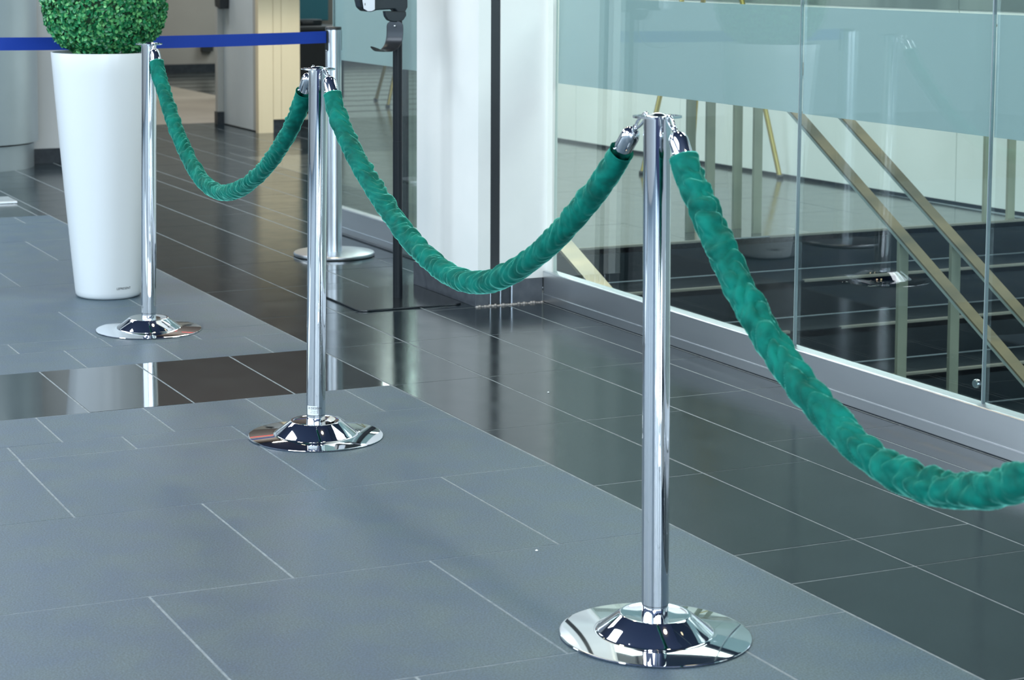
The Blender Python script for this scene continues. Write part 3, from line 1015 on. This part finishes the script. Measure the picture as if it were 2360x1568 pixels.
r3 = [(1.860, 3.035, .884), (1.860, 3.019, .858), (1.860, 2.966, .800), (1.860, 2.898, .722), (1.860, 2.829, .658), (1.860, 2.761, .604), (1.860, 2.693, .562), (1.860, 2.625, .528), (1.860, 2.557, .500), (1.860, 2.489, .479),
      (1.860, 2.421, .467), (1.860, 2.353, .464), (1.860, 2.285, .474), (1.860, 2.20, .499), (1.860, 2.10, .547), (1.860, 2.0, .611), (1.860, 1.90, .69), (1.860, 1.81, .785), (1.860, 1.765, .845), (1.860, 1.750, .88)]


def hooks(i, j, r):
    ti, tj = Vector((sp[i][1][0], sp[i][1][1], ZP)), Vector((sp[j][1][0], sp[j][1][1], ZP))
    return [(ti + Vector((0, -0.0405, 0.0)), r[0], r[1]), (tj + Vector((0, 0.0405, 0.0)), r[-1], r[-2])]


make_rope(r1, .0230, 1.3, .0050, 'green velvet rope nearest the white planter, smallest in view', hooks(0, 1, r1))
make_rope(r2, .0240, 4.1, .0048, 'green velvet rope hanging between the middle and the nearest stanchion', hooks(1, 2, r2))
make_rope(r3, .0260, 2.2, .0078, 'deeply wrinkled green velvet rope running out of the right edge', hooks(2, 3, r3), freq=36)


# ================================================================ BELT BARRIER POSTS
def belt_post(loc, label):
    t = tag(empty('belt_post', loc), label, 'barrier post', 'blue belt barrier posts')
    MB().lathe([(0.160, 0.0), (0.1665, 0.002), (0.1675, 0.005), (0.1675, 0.012), (0.1650, 0.0155), (0.160, 0.0165), (0.04, 0.0185)], 96).build('base', M['alu'], t, auto=0.6)
    MB().lathe([(0.0325, 0.018), (0.0325, 0.930)], 64).build('pole', M['alu'], t, auto=0.6)
    MB().lathe([(0.0330, 0.930), (0.0335, 0.932), (0.0335, 0.938), (0.031, 0.942), (0.0, 0.944)], 48, cap=False).build('head_cap', M['black_satin'], t, auto=0.6)
    return t


bp = belt_post((3.035, 7.665, 0), 'silver belt barrier post between the middle stanchion and the sanitiser stand')
bp2 = belt_post((1.37, 7.30, 0), 'silver belt barrier post just out of view whose base mirrors in the glass')
pa, pb = Vector((3.035, 7.665, 0)), Vector((1.37, 7.30, 0))
dv = (pb - pa).normalized()
sd = Vector((-dv.y, dv.x, 0))
for o_, p_, s2 in ((bp, pa, 1), (bp2, pb, -1)):
    for s3 in (1, -1):
        c = dv * s2 * s3 * 0.0335
        rot = Matrix.Rotation(math.atan2(dv.y, dv.x), 4, 'Z')
        k = MB().box(-.0022, .0022, -.009, .009, .845, .928, Matrix.Translation(c) @ rot)
        cs = k.build('belt_cassette', M['black_plastic'], o_, bevel=0.0015)
    MB().lathe([(0.003, 0), (0.003, .003)], 12, Matrix.Translation(dv * s2 * .0375 + Vector((0, 0, .845))) @ Matrix.Rotation(PI / 2, 4, 'Y')).build('rivet', M['chrome'], o_)
ln = (pb - pa).length
vs, fs = [], []
n_ = 24
for k in range(n_ + 1):
    u = k / n_
    p_ = dv * (0.034 + (ln - .068) * u)
    sag = -0.008 * 4 * u * (1 - u) + 0.016 * u
    for (s_, z) in ((-.0006, .877), (.0006, .877), (.0006, .925), (-.0006, .925)):
        vs.append(p_ + sd * s_ + Vector((0, 0, z + sag)))
for k in range(n_):
    for q in range(4):
        fs.append((k * 4 + q, k * 4 + (q + 1) % 4, k * 4 + 4 + (q + 1) % 4, k * 4 + 4 + q))
MB().add(vs, fs).build('blue_belt', M['navy_tape'], bp)['label'] = 'blue webbing belt'

# ================================================================ HAND SANITISER STAND
sn = tag(empty('sanitiser_stand', (2.859, 6.600, 0)), 'black floor stand with automatic hand sanitiser dispenser and curved drip tray', 'dispenser stand')
# base plate with rounded corners
def rrect(x0, x1, y0, y1, r_, n=7):
    pts = []
    for cx_, cy_, a0 in ((x1 - r_, y1 - r_, 0), (x0 + r_, y1 - r_, PI / 2), (x0 + r_, y0 + r_, PI), (x1 - r_, y0 + r_, 1.5 * PI)):
        for k in range(n):
            a = a0 + PI / 2 * k / (n - 1)
            pts.append((cx_ + r_ * math.cos(a), cy_ + r_ * math.sin(a)))
    return pts


MB().prism(rrect(-.232, .165, -.205, .235, .028), 0.0008, .006).build('base_plate', M['black_gloss'], sn, bevel=0.0008)
MB().lathe([(0.0172, .006), (0.0172, .57)], 32).build('pole', M['black_pole'], sn, auto=0.6)
MB().lathe([(0.0163, .57), (0.0163, .574), (0.0170, .574), (0.0170, 1.30)], 32).build('upper_pole', M['black_pole'], sn, auto=0.6)
FV = Vector((-.38, -.92, 0)).normalized()
# local frame of the dispenser: x to the left in the picture (front), y towards the camera
fx = Vector((-0.925, 0.10, 0)).normalized()
fy = Vector((-fx.y, fx.x, 0))
if fy.dot(FV) < 0: fy = -fy


def onf(pts2, d0, d1, base=Vector((0, 0, 0))):
    """prism from points (x along fx, z) extruded along fy from d0 to d1"""
    n = len(pts2)
    vs = [base + fx * a + Vector((0, 0, z)) + fy * d0 for a, z in pts2] + [base + fx * a + Vector((0, 0, z)) + fy * d1 for a, z in pts2]
    return vs, [tuple(range(n)), tuple(range(2 * n - 1, n - 1, -1))] + [(i, n + i, n + (i + 1) % n, (i + 1) % n) for i in range(n)]


vs, fs = onf([(.018, 1.043), (.085, 1.040), (.105, 1.034), (.126, 1.036), (.142, 1.050), (.148, 1.075), (.148, 1.24), (.135, 1.27), (-.028, 1.27), (-.030, 1.05), (-.018, 1.028), (0, 1.024)], -.045, .028)
MB().add(vs, fs).build('dispenser_body', M['black_plastic'], sn, bevel=0.004)
vs, fs = onf([(.098, 1.043), (.110, 1.037), (.124, 1.037), (.139, 1.046), (.1435, 1.075), (.1435, 1.24), (.098, 1.24)], .045, .049)
fr_ = MB().add(vs, fs).build('front_cover', M['grey_plastic'], sn, bevel=0.0015)
vs, fs = onf([(.1335, 1.058), (.136, 1.058), (.136, 1.066), (.1335, 1.066)], .049, .0497)
MB().add(vs, fs).build('sensor_slot', M['ink'], fr_)
# rounded bracket under the body
poly = [(-.020, 1.035), (-.021, 1.02), (-.010, 1.004), (.010, .9985), (.030, .9985), (.046, 1.004), (.056, 1.018), (.060, 1.037)]
vs, fs = onf(poly, .012, .040)
MB().add(vs, fs).build('bracket', M['black_plastic'], sn, bevel=0.003)
# curved drip tray: a metal strip bent forward, 0.055 wide
dv_ = (fx * .76 + fy * .65).normalized()
wv_ = (fx * .65 - fy * .76).normalized()
path = [(0, 1.004), (0, .975), (0, .955), (.003, .938), (.011, .922), (.028, .908), (.052, .8985), (.078, .896), (.104, .901), (.130, .910), (.156, .919)]
wid = [.038] * 5 + [.037, .035, .031, .025, .017, .005]
vs, fs = [], []
for (a, z), w_ in zip(path, wid):
    c = fx * .020 + fy * 0.032 + dv_ * a + Vector((0, 0, z))
    for sgn in (-1, 1):
        vs.append(c + wv_ * (w_ * sgn))
for k in range(len(path) - 1):
    fs.append((2 * k, 2 * k + 1, 2 * k + 3, 2 * k + 2))
trm = MB().add(vs, fs, True).build('drip_tray', M['tray_black'], sn)
sol = trm.modifiers.new('thickness', 'SOLIDIFY')
sol.thickness = 0.0022
sub = trm.modifiers.new('smooth', 'SUBSURF')
sub.levels = sub.render_levels = 2
MB().lathe([(0.0, 0.0022), (0.0035, 0.002), (0.0045, 0.0)], 14, Matrix.Translation(fx * .020 + fy * .036 + Vector((0, 0, .984))) @ fy.to_track_quat('Z', 'Y').to_matrix().to_4x4(), cap=False).build('screw', M['chrome'], trm)
vs = []

# ================================================================ PLANTER WITH CLIPPED BOX BALL
pt = tag(empty('potted_boxwood', (1.920, 7.085, 0)), 'clipped green boxwood ball in a tall white tapered planter', 'potted plant')
HT = 0.888
prof = [(0.0, 0.0), (0.104, 0.0), (0.113, 0.003), (0.1185, 0.011), (0.1205, 0.025)]
for k in range(1, 13):
    u = k / 12
    prof.append((0.1205 + (0.1955 - 0.1205) * (u * 1.12 - .12 * u * u), 0.025 + (HT - 0.025) * u))
prof += [(0.1953, HT + .001), (0.1905, HT + .001), (0.1895, HT - .02), (0.17, HT - .05)]
MB().lathe(prof, 128, cap=False).build('pot', M['white_pot'], pt, auto=0.7)


def pot_r(z):
    u = max(0, (z - .025) / (HT - .025))
    return 0.1205 + 0.075 * (u * 1.12 - .12 * u * u)


tx = text_obj('lettering', 'LEPRESENT', 0.0115, M['ink'], pt, Matrix())
_d = Vector((1.950 - 1.920, 7.068 - 7.085, 0))
wrap_text(tx, pot_r, FACE + 0.60, 0.041)
tx.data.transform(Matrix.Scale(1.0, 4))
MB().lathe([(0.175, HT - .028), (0.09, HT - .035), (0.0, HT - .03)], 48, cap=False).build('soil', M['soil'], pt)
# ball: squashed super-ellipsoid
BC = 1.105
BR = 0.226


def ball(u, v, s=1.0):
    # u azimuth, v elevation; slightly squared off profile
    cv, sv = math.cos(v), math.sin(v)
    ex = 0.78
    rr = (abs(cv) ** ex)
    zz = (abs(sv) ** ex) * (1 if sv > 0 else -1)
    return Vector((rr * math.cos(u) * BR * s, rr * math.sin(u) * BR * s, zz * 0.232 * s))


vs, fs = [], []
nu, nv = 48, 24
for j in range(nv + 1):
    for i in range(nu):
        vs.append(ball(2 * PI * i / nu, -PI / 2 + PI * j / nv, 0.93) + Vector((0, 0, BC)))
for j in range(nv):
    for i in range(nu):
        fs.append((j * nu + i, j * nu + (i + 1) % nu, (j + 1) * nu + (i + 1) % nu, (j + 1) * nu + i))
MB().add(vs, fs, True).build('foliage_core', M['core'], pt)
rnd = random.Random(3)
vs, fs = [], []
for k in range(17000):
    zr = rnd.uniform(-1, 1)
    u = rnd.uniform(0, 2 * PI)
    v = math.asin(zr)
    p_ = ball(u, v, rnd.uniform(0.90, 1.015))
    nrm = p_.normalized()
    p_ = p_ + Vector((0, 0, BC))
    a_ = Vector((rnd.gauss(0, 1), rnd.gauss(0, 1), rnd.gauss(0, 1)))
    nn = (nrm * 0.9 + a_ * 0.48).normalized()
    t1 = nn.cross(Vector((rnd.gauss(0, 1), rnd.gauss(0, 1), rnd.gauss(0, 1)))).normalized()
    t2 = nn.cross(t1)
    l_, w_ = rnd.uniform(.0065, .0098), rnd.uniform(.0048, .0068)
    b0 = len(vs)
    vs += [p_ - t1 * l_, p_ - t1 * l_ * .3 + t2 * w_ + nn * .0012, p_ + t1 * l_ * .5 + t2 * w_ * .8 + nn * .0012, p_ + t1 * l_, p_ + t1 * l_ * .5 - t2 * w_ * .8 + nn * .0012, p_ - t1 * l_ * .3 - t2 * w_ + nn * .0012]
    fs += [(b0, b0 + 1, b0 + 2, b0 + 3), (b0, b0 + 3, b0 + 4, b0 + 5)]
MB().add(vs, fs, False).build('leaves', M['leaf'], pt)['kind'] = 'stuff'
